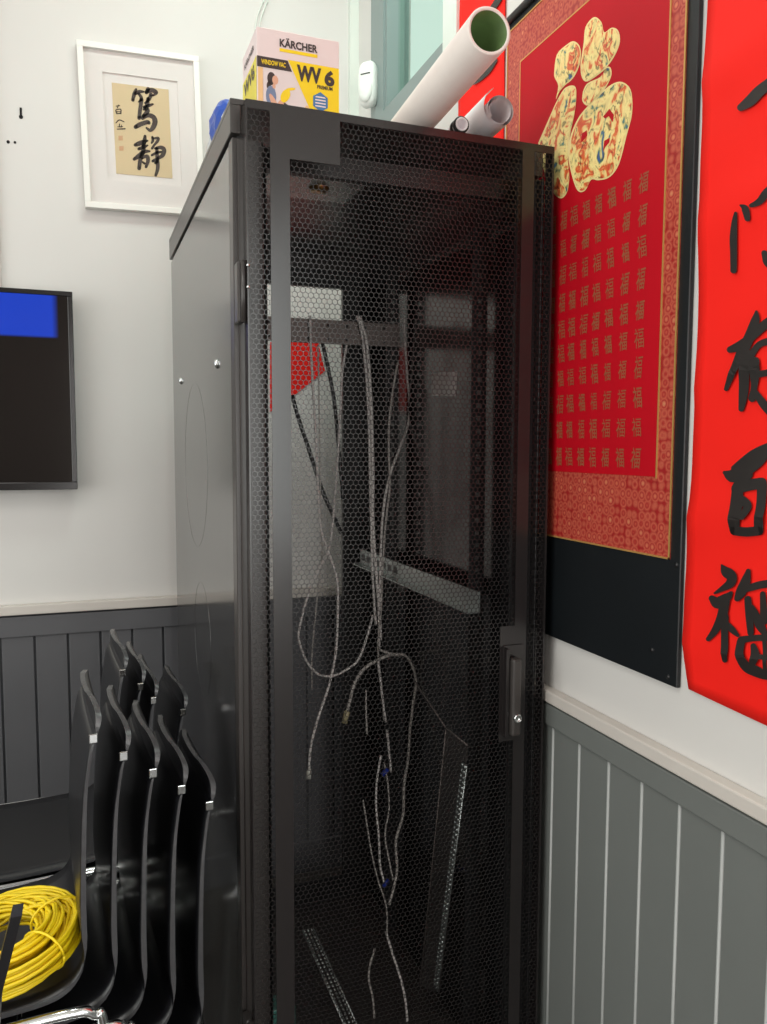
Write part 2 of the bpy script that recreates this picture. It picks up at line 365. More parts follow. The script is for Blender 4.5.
# the left panel's round embossing and latches
lp = cab.children[1] if len(cab.children) > 1 else None
lp = [o for o in C.objects if o.name == 'side_panel'][0]
for yc, zc, rr in ((.575, 1.43, .19), (.50, 1.035, .13)):
    bm = BM(); pts = [(.0040, yc+rr*math.cos(a*2*PI/48), zc+rr*math.sin(a*2*PI/48)) for a in range(49)]
    add_tube(bm, pts, .0003, 6, caps=False); obj('embossed_ring', bm, 'panel', lp)
for u, v in ((181, 381), (217, 364)):
    p = rk_x(u, v, .004); bm = BM(); add_lathe(bm, [(.009, 0), (.009, .003), (.006, .0055), (.0001, .006)], p, (-1, 0, 0), 16)
    add_box(bm, (p.x-.0005, p.y-.012, p.z-.002), (p.x, p.y+.012, p.z+.002)); o = obj('panel_latch', bm, 'chrome', lp); o['label'] = 'chrome quarter-turn latch'
# frame
cb('frame_post', [((.004, .052, .05), (.030, .085, 1.99)), ((.012, .045, .05), (.055, .055, 1.985))], 'cabinet', bevel=.0015)
cb('frame_post', [((.060, .055, .05), (.0625, .30, 1.955))], 'post')
cb('frame_post', [((.570, .052, .05), (.596, .085, 1.99)), ((.545, .045, .05), (.588, .055, 1.985)), ((.589, .030, .05), (.5945, .06, 1.985))], 'post', bevel=.0015)
cb('frame_post', [((.012, .985, .05), (.10, 1.0, 1.9935))], 'post')
cb('frame_post', [((.497, .985, .05), (.587, 1.0, 1.9935))], 'post')
cb('frame_beam', [((.10, .985, 1.944), (.497, 1.0, 1.9935))], 'post')
cb('frame_beam', [((.030, .085, 1.955), (.570, .10, 1.9935))], 'post')
cb('frame_beam', [((.10, .985, .05), (.497, 1.0, .12))], 'post')
cb('frame_beam', [((.012, .055, 1.94), (.030, .985, 1.9935))], 'post'); cb('frame_beam', [((.570, .055, 1.94), (.5875, .985, 1.9935))], 'post')
cb('base', [((0, .045, 0), (W, D, .05))], 'cabinet', bevel=.002)
# mounting rails with square holes
def rail(xa, xb, y, m):
    bm = BM(); n = 68; z0, z1 = .08, 1.93; st = (z1-z0)/n; xm = (xa+xb)/2; h = .0048
    add_box(bm, (xa, y, z0), (xm-h, y+.002, z1)); add_box(bm, (xm+h, y, z0), (xb, y+.002, z1))
    for k in range(n+1):
        zc = z0+st*k; add_box(bm, (xm-h, y, max(z0, zc-st/2+h)), (xm+h, y+.002, min(z1, zc+st/2-h)))
    edge = xa if xa < .3 else xb
    add_box(bm, (edge-.002, y+.002, z0), (edge, y+.05, z1)); return obj('mounting_rail', bm, m, cab)
rail(.530, .566, .20, 'post'); rail(.034, .070, .20, 'post'); rail(.530, .566, .705, 'post'); rail(.034, .070, .705, 'post')
# one-unit cable bar on the rear rails
bm = BM(); add_box(bm, (.036, .695, 1.742), (.565, .704, 1.803), bevel=.001)
for k in range(9):
    for dz in (.012, .047): add_box(bm, (.10+k*.052, .6935, 1.742+dz-.003), (.106+k*.052, .6955, 1.742+dz+.003), mi=1)
obj('cable_bar', bm, ['bar', 'hole'], cab)
# support rail on the right wall of the cabinet
bm = BM(); add_box(bm, (.530, .155, 1.125), (.534, .92, 1.170)); add_box(bm, (.505, .155, 1.125), (.530, .92, 1.128))
for k in range(7): add_box(bm, (.5290, .62+k*.043, 1.139), (.5301, .645+k*.043, 1.156), mi=1)
o = obj('support_rail', bm, ['zinc', 'post'], cab); o['label'] = 'zinc plated slotted support rail'
for (u, v) in ((481, 333), (477, 431), (477, 446)):
    p = rk_x(u, v, .585); bm = BM(); add_lathe(bm, [(.006, 0), (.006, .003), (.003, .005), (.0001, .005)], p, (-1, 0, 0), 12); obj('cage_nut', bm, 'zinc', cab)
# fan plate below the roof, with a brass plug
p = rk_z(300, 172, 1.97); q = rk_z(345, 205, 1.97)
ya, yb_ = min(p.y, q.y), max(p.y, q.y); xa, xb = min(p.x, q.x), max(p.x, q.x)
bm = BM(); add_box(bm, (xa-.05, ya, 1.972), (xb, yb_, 1.978)); c0 = Vector(((xa+xb)/2-.01, (ya+yb_)/2, 1.972))
add_lathe(bm, [(.02, 0), (.018, .006), (.0001, .007)], c0, (0, 0, -1), 16, 1); obj('fan_plate', bm, ['zinc', 'brass'], cab)
# sticker on the inner right panel
bm = BM(); add_poly(bm, [(.5875, .535, 1.661), (.5875, .385, 1.652), (.5875, .392, 1.594), (.5875, .532, 1.604)], nrm=(-1, 0, 0)); o = obj('sticker', bm, 'sticker', cab); o['label'] = 'small white sticker'

# ---- perforated door
DX0, DX1, DZ0, DZ1 = .017, .596, .05, 2.033
P = .0094; HR = .0042*2/math.sqrt(3); RS = P*math.sqrt(3)/2
def inside(x, z):
    if z > 2.020 or z < .075: return False
    if x < .0555: return x > .0195
    if x > .5545: return x < .5915
    if x < .0905 or x > .5275: return False
    if x < .178 and z > 1.948: return False
    if x > .497 and .905 < z < 1.132: return False
    return True
def make_mesh_sheet():
    V, F = [], []
    cellmap = {}
    def vid(x, z, y):
        k = (round(x*2e5), round(z*2e5), round(y*1e5))
        if k not in cellmap: cellmap[k] = len(V); V.append((x, y, z))
        return cellmap[k]
    R0 = P/math.sqrt(3); th = .0008
    nr = int((2.03-.06)/RS)
    for j in range(nr):
        z = .06 + j*RS
        x = DX0 + (P/2 if j % 2 else 0)
        while x < DX1:
            if inside(x, z):
                ang = [PI/6 + k*PI/3 for k in range(6)]
                of = [vid(x+R0*math.cos(a), z+R0*math.sin(a), 0) for a in ang]; ob = [vid(x+R0*math.cos(a), z+R0*math.sin(a), th) for a in ang]
                b0 = len(V)
                for a in ang: V.append((x+HR*math.cos(a), 0, z+HR*math.sin(a)))
                for a in ang: V.append((x+HR*math.cos(a), th, z+HR*math.sin(a)))
                for k in range(6):
                    l = (k+1) % 6
                    F.append((of[l], of[k], b0+k, b0+l)); F.append((b0+l, b0+k, b0+6+k, b0+6+l)); F.append((ob[k], ob[l], b0+6+l, b0+6+k))
            x += P
    me = bpy.data.meshes.new('mesh_sheet'); me.from_pydata(V, [], F); me.update(); me.materials.append(M['door'])
    o = bpy.data.objects.new('mesh_sheet', me); C.objects.link(o); return o
ms = make_mesh_sheet()
bm = BM(); t0, t1 = -.0006, .0014
add_box(bm, (DX0, t0, .05), (.0195, t1, DZ1)); add_box(bm, (.592, t0, .05), (DX1, t1, DZ1))
add_box(bm, (.0195, t0, 2.0195), (.592, t1, DZ1)); add_box(bm, (.0195, t0, .05), (.592, t1, .077))
add_box(bm, (.0565, t0, .077), (.0895, t1, 2.0195)); add_box(bm, (.5285, t0, .077), (.5535, t1, 2.0195))
add_box(bm, (.0895, t0, 1.948), (.1765, t1, 2.0195)); add_box(bm, (.497, t0, .905), (.5285, t1, 1.132))
add_box(bm, (DX0, t1, .05), (DX0+.0015, .028, DZ1)); add_box(bm, (DX1-.0015, t1, .05), (DX1, .028, DZ1))      # folded edges
add_box(bm, (DX0, t1, DZ1-.0015), (DX1, .028, DZ1)); add_box(bm, (DX0, t1, .05), (DX1, .028, .0515))
door = obj('door', bm, 'door', cab); ms.parent = door
bm = BM(); add_box(bm, (.503, -.003, .915), (.545, -.0006, 1.095), bevel=.001); add_box(bm, (.5035, -.014, .918), (.511, -.003, 1.090), bevel=.001); obj('handle_plate', bm, 'door', door)
bm = BM(); add_box(bm, (.5125, -.023, .920), (.5335, -.003, 1.072), bevel=.005); obj('handle', bm, 'cabinet', door)
bm = BM(); add_lathe(bm, [(.0085, 0), (.0085, .004), (.0075, .0055), (.006, .0055), (.005, .0035), (.0001, .0035)], (.5235, -.0228, .957), (0, -1, 0), 20); o = obj('lock_cylinder', bm, 'chrome', door); o['label'] = 'chrome key lock'
for zc in (1.73, .40):
    bm = BM(); add_box(bm, (.004, .018, zc-.05), (.0165, .047, zc+.05), bevel=.003); add_tube(bm, [(.013, .012, zc-.05), (.013, .012, zc+.05)], .0045, 12); obj('hinge', bm, 'cabinet', door)
for zc in (1.77, 1.735):
    bm = BM(); add_lathe(bm, [(.003, 0), (.0025, .002), (.0001, .0024)], (.0185, -.0006, zc), (0, -1, 0), 10); obj('hinge_screw', bm, 'chrome', door)

# ================================================================== CABLES INSIDE THE CABINET
def cable(pts, r, m, label, y=.685, y1=None, plug=None, mi_plug='plug', extra=None):
    n = len(pts); P3 = []; r *= 1.35
    for i, (u, v) in enumerate(pts):
        yy = y if y1 is None else y + (y1-y)*i/(n-1)
        P3.append(rk_y(u, v, yy))
    root_m = RM @ T_(P3[0])
    bm = BM(); add_tube(bm, [q-P3[0] for q in spline(P3, 5)], r, 7)
    o = obj('patch_cable', bm, m); o.matrix_world = root_m
    tag(o, label, 'cable', 'cables hanging in the network cabinet')
    if plug:
        e = P3[-1]-P3[0]; d = (P3[-1]-P3[-2]).normalized(); bm = BM()
        a = e; b_ = e + d*plug; add_tube(bm, [a-d*.004, a, b_], [r*1.3, r*1.9, r*2.0], 8)
        obj('plug', bm, mi_plug, o)
    return o
cable([(360, 316), (362, 325), (367, 345), (371, 400), (373, 470), (373, 520), (376, 570), (379, 610), (379, 650)], .0032, 'white_cable', 'thickest white cable looped over the bar, straight down the middle', y=.688)
cable([(357, 316), (361, 330), (364, 350), (368, 400), (370, 470), (371, 520), (372, 560), (374, 600), (376, 625)], .0026, 'white_cable', 'white cable hugging the left side of the thick middle cable', y=.683)
cable([(404, 318), (405, 340), (407, 375), (410, 405), (408, 425), (399, 450), (390, 475), (384, 505), (381, 545), (380, 600), (381, 640)], .0026, 'white_cable', 'white cable bowing farthest right from the end of the bar', y=.684)
cable([(398, 362), (393, 390), (389, 425), (389, 460), (390, 485), (386, 520), (383, 560), (381, 610), (378, 650), (382, 690), (384, 720)], .0022, 'gray_cable', 'thin grey cable between the middle bundle and the right bow', y=.68)
cable([(310, 316), (311, 350), (313, 390), (316, 440), (318, 490), (321, 530), (327, 548), (336, 575), (338, 600), (336, 650), (329, 685), (319, 715), (311, 745), (309, 770)], .0026, 'white_cable', 'white cable ending in a loose clear plug at lower left', y=.69, y1=.55, plug=.022)
cable([(347, 343), (342, 375), (340, 420), (336, 480), (330, 545), (318, 570), (308, 595), (300, 625), (299, 640), (306, 660), (318, 674), (332, 676), (346, 670), (358, 660), (366, 640), (373, 615)], .0024, 'white_cable', 'white cable drooping into a wide loop across the rear opening', y=.70, y1=.66)
cable([(318, 345), (319, 400), (320, 470), (321, 520), (322, 555), (318, 590), (315, 620), (312, 655), (312, 690)], .0016, 'gray_cable', 'thin grey strand hanging straight inside the wide white loop', y=.715)
cable([(292, 395), (299, 420), (309, 450), (322, 490), (333, 515), (341, 533)], .0042, 'black_cable', 'thick black cable slanting down to the right at the rear opening', y=.76)
cable([(322, 341), (328, 368), (334, 400), (338, 440), (341, 475), (343, 500)], .0040, 'black_cable', 'black cable hanging just below the bar at the rear opening', y=.74)
cable([(403, 655), (390, 655), (378, 660), (365, 668), (355, 682), (350, 700), (347, 712)], .0034, 'gray_cable', 'grey cable arching left to a square beige plug', y=.66, plug=.03, mi_plug='plug_beige')
cable([(380, 650), (392, 654), (404, 655), (412, 665), (416, 682), (413, 705), (410, 730), (408, 760), (404, 785), (403, 815), (396, 840), (397, 870), (393, 890), (389, 905)], .0027, 'gray_cable', 'grey cable arching right and running down in a long wave', y=.655, y1=.50)
cable([(378, 660), (381, 685), (384, 710), (386, 722)], .0026, 'white_cable', 'short white cable end below the knot of the middle bundle', y=.64)
cable([(366, 690), (366, 710), (367, 734)], .0020, 'gray_cable', 'short grey cable end hanging alone left of the centre', y=.62)
cable([(387, 730), (389, 750), (391, 772)], .0024, 'white_cable', 'short pale cable end just above the blue taped joint', y=.60)
cable([(381, 755), (377, 780), (376, 805), (379, 840), (380, 865), (384, 882)], .0022, 'white_cable', 'pale cable dropping left of the upper blue tape', y=.58, y1=.5)
cable([(384, 762), (388, 785), (389, 810), (385, 835), (389, 860), (393, 880)], .0018, 'gray_cable', 'dull cable dropping from the upper blue tape', y=.60, y1=.52)
cable([(386, 932), (393, 955), (401, 980), (406, 1005), (408, 1035)], .0024, 'white_cable', 'pale cable trailing to lower right at the foot of the door', y=.46, y1=.40)
cable([(375, 948), (370, 965), (369, 980), (373, 1000), (375, 1030)], .0020, 'gray_cable', 'dull cable trailing down left at the foot of the door', y=.50, y1=.44)
cable([(363, 800), (367, 825), (371, 850), (378, 880), (386, 905), (387, 932)], .0016, 'gray_cable', 'faint thin strand left of the lower blue tape', y=.60, y1=.50)
for u, v, lab in ((385, 772, 'upper blue tape wrapped round hanging cables'), (386, 883, 'lower blue tape wrapped round hanging cables')):
    p = rk_y(u, v, .56); bm = BM(); add_tube(bm, [p-Vector((.008, 0, .007)), p+Vector((.008, 0, .007))], .006, 10)
    o = obj('cable_tape', bm, 'blue_tape', None, T_(p)); o.matrix_world = RM @ T_(p); tag(o, lab, 'tape')
# vented shelf leaning inside on the right
a0, a1 = rk_x(467, 745, .50), rk_x(438, 992, .50)
rr0, rr1 = rk_x(445, 730, .50), rk_x(420, 985, .50)
bm = BM()
pts = [a0, a1, rr1, rr0]
for sx in (0, 1): pass
th = Vector((.004, 0, 0))
v0 = [bm.verts.new(q) for q in pts]; v1 = [bm.verts.new(q+th) for q in pts]
bm.faces.new(v0); bm.faces.new(v1[::-1])
for k in range(4): bm.faces.new((v0[k], v0[(k+1) % 4], v1[(k+1) % 4], v1[k]))
bm.normal_update(); bmesh.ops.recalc_face_normals(bm, faces=bm.faces)
mrt = RM @ T_(a1)
shelf = thing('vented_shelf', 'dark vented shelf plate leaning upright inside the cabinet', 'shelf', mrt)
bmesh.ops.translate(bm, vec=-a1, verts=bm.verts); obj('plate', bm, 'cabinet', shelf)
bm = BM(); e0, e1 = rk_x(466, 765, .496), rk_x(437, 990, .496); dv = (e1-e0); n = 46
for k in range(n):
    q = e0 + dv*(k/n); q2 = e0 + dv*((k+.62)/n)
    for s in (0, .011): add_tube(bm, [q+Vector((-.002, s, 0))-a1, q2+Vector((-.002, s, 0))-a1], .0032, 6)
add_tube(bm, [e0+Vector((0, -.004, 0))-a1, e1+Vector((0, -.004, 0))-a1], .0018, 6); o = obj('perforated_flange', bm, 'zinc', shelf); o['label'] = 'bright perforated edge'
bm = BM(); add_tube(bm, [rk_x(446, 728, .498)-a1, rk_x(420, 985, .498)-a1], .0016, 6); add_tube(bm, [rk_x(446, 728, .498)-a1, rk_x(467, 745, .498)-a1], .0022, 6); add_tube(bm, [rk_x(414, 680, .498)-a1, rk_x(446, 728, .498)-a1], .0018, 6); obj('rim', bm, 'bar', shelf)
# second perforated strip lying on the cabinet base
p0, p1 = rk_y(304, 930, .62), rk_y(348, 1030, .40)
bm = BM(); n = 26; dv = (p1-p0)
for k in range(n):
    for s in (0, .010, .020):
        q = p0+dv*(k/n)+Vector((s, 0, 0)); add_tube(bm, [q-p0, q+dv*(.6/n)-p0], .003, 6)
add_tube(bm, [Vector((-.004, 0, 0)), dv+Vector((-.004, 0, 0))], .002, 6); add_tube(bm, [Vector((.026, 0, 0)), dv+Vector((.026, 0, 0))], .002, 6)
o = obj('perforated_strip', bm, 'zinc'); o.matrix_world = RM @ T_(p0); tag(o, 'slanting perforated metal strip low inside the cabinet at left', 'metal strip')
p = rk_y(294, 1005, .35); bm = BM(); add_box(bm, (-.06, 0, -.12), (.004, .05, .0), bevel=.004); o = obj('plastic_case', bm, 'teal'); o.matrix_world = RM @ T_(p); tag(o, 'teal plastic case barely showing at the bottom left of the mesh', 'case')

# ================================================================== THINGS ON TOP OF THE CABINET
BY = .35
tl, tr = rk_y(256.5, 26, BY), rk_y(339, 43, BY)
bw = tr.x-tl.x; bh = tl.z-H-.0005; bd = .15
box = thing('product_carton', 'yellow and white window vacuum carton standing on the cabinet', 'box', RM @ T_((tl.x, BY, H+.0005)))
bm = BM(); add_box(bm, (0, 0, 0), (bw, bd, bh), bevel=.0012); obj('carton_body', bm, 'carton_white', box)
def fp(a, b, o=.0006): return Vector((a*bw, -o, bh-b*bw))
BB = bh/bw-.004
bm = BM(); N_ = (0, -1, 0)
add_poly(bm, [fp(.37, .315), fp(.998, .315), fp(.998, BB), fp(.82, BB), fp(.64, .85)], 0, N_)
add_poly(bm, [fp(.27, .198), fp(.73, .198), fp(.73, .236), fp(.27, .236)], 0, N_)
add_poly(bm, [fp(.002, .325), fp(.365, .325), fp(.42, .445), fp(.002, .445)], 1, N_)
add_poly(bm, [fp(.012, .45), fp(.07, .45), fp(.07, BB), fp(.012, BB)], 2, N_)
obj('printed_colour_fields', bm, ['carton_yellow', 'print_dark', 'print_orange'], box)
bm = BM()
add_poly(bm, [fp(.078, .45), fp(.425, .45), fp(.64, .85), fp(.80, BB), fp(.078, BB)], 0, N_)
def blob(cx, cy, rx, ry, mi, o, rot=0, n=16):
    pts = []
    for k in range(n):
        a = 2*PI*k/n; x, y = rx*math.cos(a), ry*math.sin(a); pts.append(fp(cx+x*math.cos(rot)-y*math.sin(rot), cy+x*math.sin(rot)+y*math.cos(rot), o))
    add_poly(bm, pts, mi, N_)
blob(.17, .56, .05, .075, 3, .0008); blob(.14, .63, .025, .05, 3, .0008, .3)        # hair and ponytail
blob(.215, .57, .036, .052, 1, .0010); blob(.20, .64, .02, .03, 1, .0010)               # face, neck
blob(.165, .76, .062, .12, 2, .0009)                                                    # shirt
blob(.20, .83, .032, .11, 1, .0011, -.5); blob(.30, .80, .028, .075, 1, .0011, .9)      # arms
blob(.335, .73, .05, .085, 4, .0012, .5); blob(.40, .645, .06, .016, 4, .0013, -.25)    # hand vacuum
blob(.36, .85, .06, .017, 3, .0012, .7); blob(.60, .86, .03, .06, 5, .0008)
obj('printed_picture', bm, ['print_pale', 'print_skin', 'print_bluegrey', 'print_dark', 'carton_yellow', 'print_orange'], box)
def box_text(bm, body, a, b_top, hgt, wid, mi, bold=.012, o=.0014):
    t, tw = text_bm(body, hgt*bw, bold); s = wid*bw/tw
    merge(bm, t, lambda c: Vector((a*bw+c.x*s, -o, bh-(b_top+hgt)*bw+c.y)), mi)
def word(name, items, m):
    bm = BM()
    for it in items: box_text(bm, *it)
    obj(name, bm, m, box)
word('brand_lettering', [('KÄRCHER', .27, .075, .11, .46, 0, .03)], 'print_dark')
word('model_lettering', [('WV', .475, .35, .185, .30, 0, .05), ('6', .815, .355, .185, .125, 0, .05)], 'print_dark')
word('grade_lettering', [('PREMIUM', .725, .545, .042, .19, 0, .03)], 'print_dark')
word('banner_lettering', [('WINDOW VAC', .05, .357, .055, .29, 0, .025)], 'carton_yellow')
bm = BM()
hexp = [fp(.765+.105*math.sin(k*PI/3), .736-.115*math.cos(k*PI/3), .0010) for k in range(6)]; add_poly(bm, hexp, 0, N_)
for k in range(4): add_poly(bm, [fp(.70+.01*(k == 0), .675+k*.035, .0013), fp(.83-.01*(k == 0), .675+k*.035, .0013), fp(.83, .69+k*.035, .0013), fp(.70, .69+k*.035, .0013)], 1, N_)
obj('hexagon_badge', bm, ['print_blue', 'carton_white'], box)
bm = BM()
def sp_(y, z, o=.0006): return Vector((-o, y, z))
add_poly(bm, [sp_(.002, .002), sp_(bd-.002, .002), sp_(bd-.002, bh-.32*bw), sp_(.002, bh-.32*bw)], 0, (-1, 0, 0))
t, tw = text_bm('WV6', .03, .03); s = .11/tw; merge(bm, t, lambda c: Vector((-.0012, bd-.02-c.x*s, bh-.53*bw+c.y)), 1)
t, tw = text_bm('KÄRCHER', .014, .03); s = .10/tw; merge(bm, t, lambda c: Vector((-.0012, bd-.025-c.x*s, bh-.2*bw+c.y)), 1)
obj('printed_side', bm, ['carton_olive', 'print_dark'], box)
# large paper tube
def open_tube(bm, a, b, ro, ri, mo, mi_, seg=40):
    a, b = Vector(a), Vector(b); L = (b-a).length; add_lathe(bm, [(ri, L), (ri, 0), ((ri+ro)/2, -.0012), (ro, 0), (ro, L), (ri, L)], a, b-a, seg)
    for f in bm.faces:
        c = f.calc_center_median(); d = (b-a).normalized(); rad = ((c-a) - d*(c-a).dot(d)).length; f.material_index = mi_ if rad < ri*1.01 else mo
    bm.normal_update(); bmesh.ops.recalc_face_normals(bm, faces=bm.faces)
tr_ = .0345
na = rk_z(489, 31, H+tr_); fa = rk_z(412, 124, H+tr_); dd = (fa-na).normalized()
mt = RM @ T_(na)
bm = BM(); open_tube(bm, (0, 0, 0), dd*.95, tr_, tr_*.84, 0, 1); o = obj('paper_tube', bm, ['tube', 'tube_green']); o.matrix_world = mt
tag(o, 'large white paper tube with green inside jutting over the cabinet front', 'paper roll')
bm = BM(); rg = add_lathe(bm, [(tr_*.83, .94), (.0001, .94)], (0, 0, 0), dd, 24); obj('tube_bottom', bm, 'tube', o)
# smaller rolled sheet with loose outer wrap
r2 = .029; n2 = rk_z(500, 110, H+r2); bm = BM(); L2 = .62
pr = []
for k in range(70):                                                      # spiral sheet
    a = k/69*2*PI*2.3 - 2.2; rr = .019 + (r2-.019)*k/69 + (.010*((k-56)/13.)**2 if k > 56 else 0); pr.append((rr, a))
ax = dd; nx = Vector((0, 0, 1)); nx = (nx-ax*nx.dot(ax)).normalized(); bx = ax.cross(nx)
for (ra, aa), (rb, ab) in zip(pr, pr[1:]):
    q = [(nx*math.cos(aa)+bx*math.sin(aa))*ra, (nx*math.cos(ab)+bx*math.sin(ab))*rb]
    for rad0 in (0, .0006):
        vs = [bm.verts.new(q[0]*(1+rad0/ra)), bm.verts.new(q[1]*(1+rad0/rb)), bm.verts.new(q[1]*(1+rad0/rb)+ax*L2), bm.verts.new(q[0]*(1+rad0/ra)+ax*L2)]
        f = bm.faces.new(vs); f.smooth = True
bmesh.ops.remove_doubles(bm, verts=bm.verts, dist=1e-6)
o = obj('rolled_sheet', bm, 'paper'); o.matrix_world = RM @ T_(n2); tag(o, 'small white rolled sheet, spiral end facing out, right of the large tube', 'paper roll')
# thin roll with black bands between the two
n3 = rk_z(462, 124, H+.012); bm = BM(); open_tube(bm, (0, 0, 0), dd*.5, .012, .009, 0, 0, 20); o = obj('rolled_sheet', bm, 'paper'); o.matrix_world = RM @ T_(n3)
tag(o, 'thin pale roll with two black rubber bands between the bigger rolls', 'paper roll')
for s in (.001, .016):
    bm = BM(); add_lathe(bm, [(.0122, 0), (.0150, .001), (.0150, .008), (.0122, .009)], dd*s, dd, 20); obj('rubber_band', bm, 'rubber', o)
# plastic bag with a blue content
bag_pts = [(.30, .11), (.40, .135), (.50, .14), (.58, .135), (.66, .10), (.72, .115), (.80, .07), (.90, .085), (.98, .04)]
bm = BM(); rings = []; xc = .068
for i in range(15):
    t = i/14; yv = .31 + t*.66
    h = 0
    for (y0, h0), (y1, h1) in zip(bag_pts, bag_pts[1:]):
        if y0 <= yv <= y1: h = h0+(h1-h0)*(yv-y0)/(y1-y0)
    if h == 0: h = bag_pts[0][1]*.7 if yv < .4 else .05
    if i in (0, 14): h *= .35
    ring = []
    for k in range(14):
        a = 2*PI*k/14; rr = 1+.16*random.uniform(-1, 1)
        ring.append(bm.verts.new((xc+.030*math.cos(a)*rr, yv+random.uniform(-.008, .008), max(.0005, h/2+(h/2)*math.sin(a)*(1+.05*random.uniform(-1, 1))))))
    rings.append(ring)
for a, b in zip(rings, rings[1:]):
    for k in range(14): f = bm.faces.new((a[k], a[(k+1) % 14], b[(k+1) % 14], b[k])); f.smooth = False
bm.faces.new(rings[0][::-1]); bm.faces.new(rings[-1])
bmesh.ops.recalc_face_normals(bm, faces=bm.faces)
bag = obj('plastic_bag', bm, 'bag'); bag.matrix_world = RM @ T_((0, 0, H)); tag(bag, 'crumpled pale plastic bag with a blue patch on the cabinet top', 'bag')
bm = BM(); bmesh.ops.create_icosphere(bm, subdivisions=3, radius=1)
for v in bm.verts: v.co = Vector((.058+v.co.x*.030*(1+.12*math.sin(9*v.co.y)), .43+v.co.y*.075, .098+v.co.z*.050*(1+.1*math.sin(11*v.co.x+4*v.co.y))))
o = obj('blue_content', bm, 'bag_blue', bag); o['label'] = 'blue packing showing through'

# ================================================================== THINGS ON THE BACK WALL
# television
tv = thing('television', 'black flat television with a blue picture on the white wall', 'television', T_((-.51, YB-.03, 1.635)))
hw, hh = .468, .29
boxobj('housing', [((-hw, -.028, -hh), (hw, .005, hh))], 'tv', tv, .004); boxobj('wall_mount', [((-.2, .005, -.15), (.2, .03, .15))], 'tv', tv)
boxobj('bezel', [((-hw, -.034, hh-.014), (hw, -.028, hh)), ((-hw, -.034, -hh), (hw, -.028, -hh+.022)), ((-hw, -.034, -hh+.022), (-hw+.014, -.028, hh-.014)), ((hw-.014, -.034, -hh+.022), (hw, -.028, hh-.014))], 'tv', tv, .0015)
bm = BM(); add_box(bm, (-hw+.014, -.0295, -hh+.022), (hw-.014, -.0283, hh-.014)); obj('screen', bm, 'screen', tv)
# framed calligraphy
FT = .027
fm = T_((.169, YB-.001, 2.424)) @ Matrix.Rotation(-FT, 4, 'Y')
pf = thing('picture_frame', 'white framed brush calligraphy hanging slightly tilted on the wall', 'picture', fm)
fw, fh, fb = .1755, .2375, .017
bm = BM()
for a, b in (((-fw, -.026, fh-fb), (fw, 0, fh)), ((-fw, -.026, -fh), (fw, 0, -fh+fb)), ((-fw, -.026, -fh+fb), (-fw+fb, 0, fh-fb)), ((fw-fb, -.026, -fh+fb), (fw, 0, fh-fb))): add_box(bm, a, b, bevel=.0012)
obj('frame', bm, 'frame', pf)
fi = fm.inverted()
def loc_f(u, v, off): return fi @ onB(u, v, off)
c1 = [loc_f(*q, .014) for q in ((102, 72), (178, 81), (181, 184.5), (108, 181))]
xs = (c1[0].x+c1[3].x)/2, (c1[1].x+c1[2].x)/2; zs = (c1[3].z+c1[2].z)/2, (c1[0].z+c1[1].z)/2
bm = BM(); y0, y1 = -.014, -.008
for a, b in (((-fw+fb, y0, zs[1]), (fw-fb, y1, fh-fb)), ((-fw+fb, y0, -fh+fb), (fw-fb, y1, zs[0])), ((-fw+fb, y0, zs[0]), (xs[0], y1, zs[1])), ((xs[1], y0, zs[0]), (fw-fb, y1, zs[1]))): add_box(bm, a, b)
add_box(bm, (xs[0], -.009, zs[0]), (xs[1], -.007, zs[1]))
obj('mount_board', bm, 'mat', pf)
c2 = [loc_f(*q, .011) for q in ((111, 82), (168, 90), (173, 178), (117, 174))]
px0, px1 = (c2[0].x+c2[3].x)/2, (c2[1].x+c2[2].x)/2; pz0, pz1 = (c2[2].z+c2[3].z)/2, (c2[0].z+c2[1].z)/2
pap = boxobj('paper', [((px0, -.0105, pz0), (px1, -.009, pz1))], 'parchment', pf)
def pl(a, b):
    q = loc_f(105+a/10.24, 80+b/10.24, .012); q.y = -.0112; return q
Z = [
 [(318,95,10),(300,140,16),(285,205,14)], [(310,140,14),(350,120,16),(395,120,8)], [(345,140,10),(372,185,14),(345,225,6)],
 [(440,95,18),(425,130,14)], [(425,120,16),(480,105,20),(525,130,16),(490,160,8)], [(470,150,16),(450,200,14),(410,235,8)],
 [(375,200,16),(360,300,17),(350,390,16)], [(440,190,14),(430,260,18),(400,300,12)], [(400,275,12),(450,262,14),(488,248,9)],
 [(420,290,18),(435,320,20),(395,370,17)], [(385,390,16),(440,362,18),(495,380,20),(512,430,22),(490,490,20),(460,515,14),(425,490,8)],
 [(315,480,18),(360,455,20),(430,432,18),(450,440,14)],
 [(410,575,12),(405,620,18),(395,660,16)], [(310,665,14),(350,650,20),(400,630,16),(435,622,8)], [(345,705,12),(390,690,16),(435,670,8)],
 [(300,810,14),(350,775,20),(400,735,18),(455,730,9)], [(395,650,18),(390,730,18),(360,820,17),(350,905,16)], [(380,800,10),(430,780,16),(440,830,16),(420,890,12)], [(385,840,8),(405,855,10)],
 [(485,585,10),(490,620,12),(478,645,8)], [(490,600,8),(545,595,12),(535,630,12),(505,665,10),(482,700,10)], [(515,700,10),(570,690,16),(605,715,18),(590,770,18),(545,800,14),(490,830,12)],
 [(480,770,10),(530,745,12),(580,735,8)], [(530,700,14),(535,800,16),(540,900,16),(520,975,12)], [(515,850,10),(535,835,12)],
]
def pic_part(name, strokes, m, polys=()):
    bm = BM(); brush(bm, strokes, pl, 0)
    for q in polys: add_poly(bm, q, 0)
    bm.normal_update()
    for f in bm.faces:
        if f.normal.y > 0: f.normal_flip()
    obj(name, bm, m, pap)
Z = [[(a, b, c*1.22) for a, b, c in st] for st in Z]
pic_part('brush_character', Z[:12], 'ink_soft'); pic_part('brush_character', Z[12:], 'ink_soft')
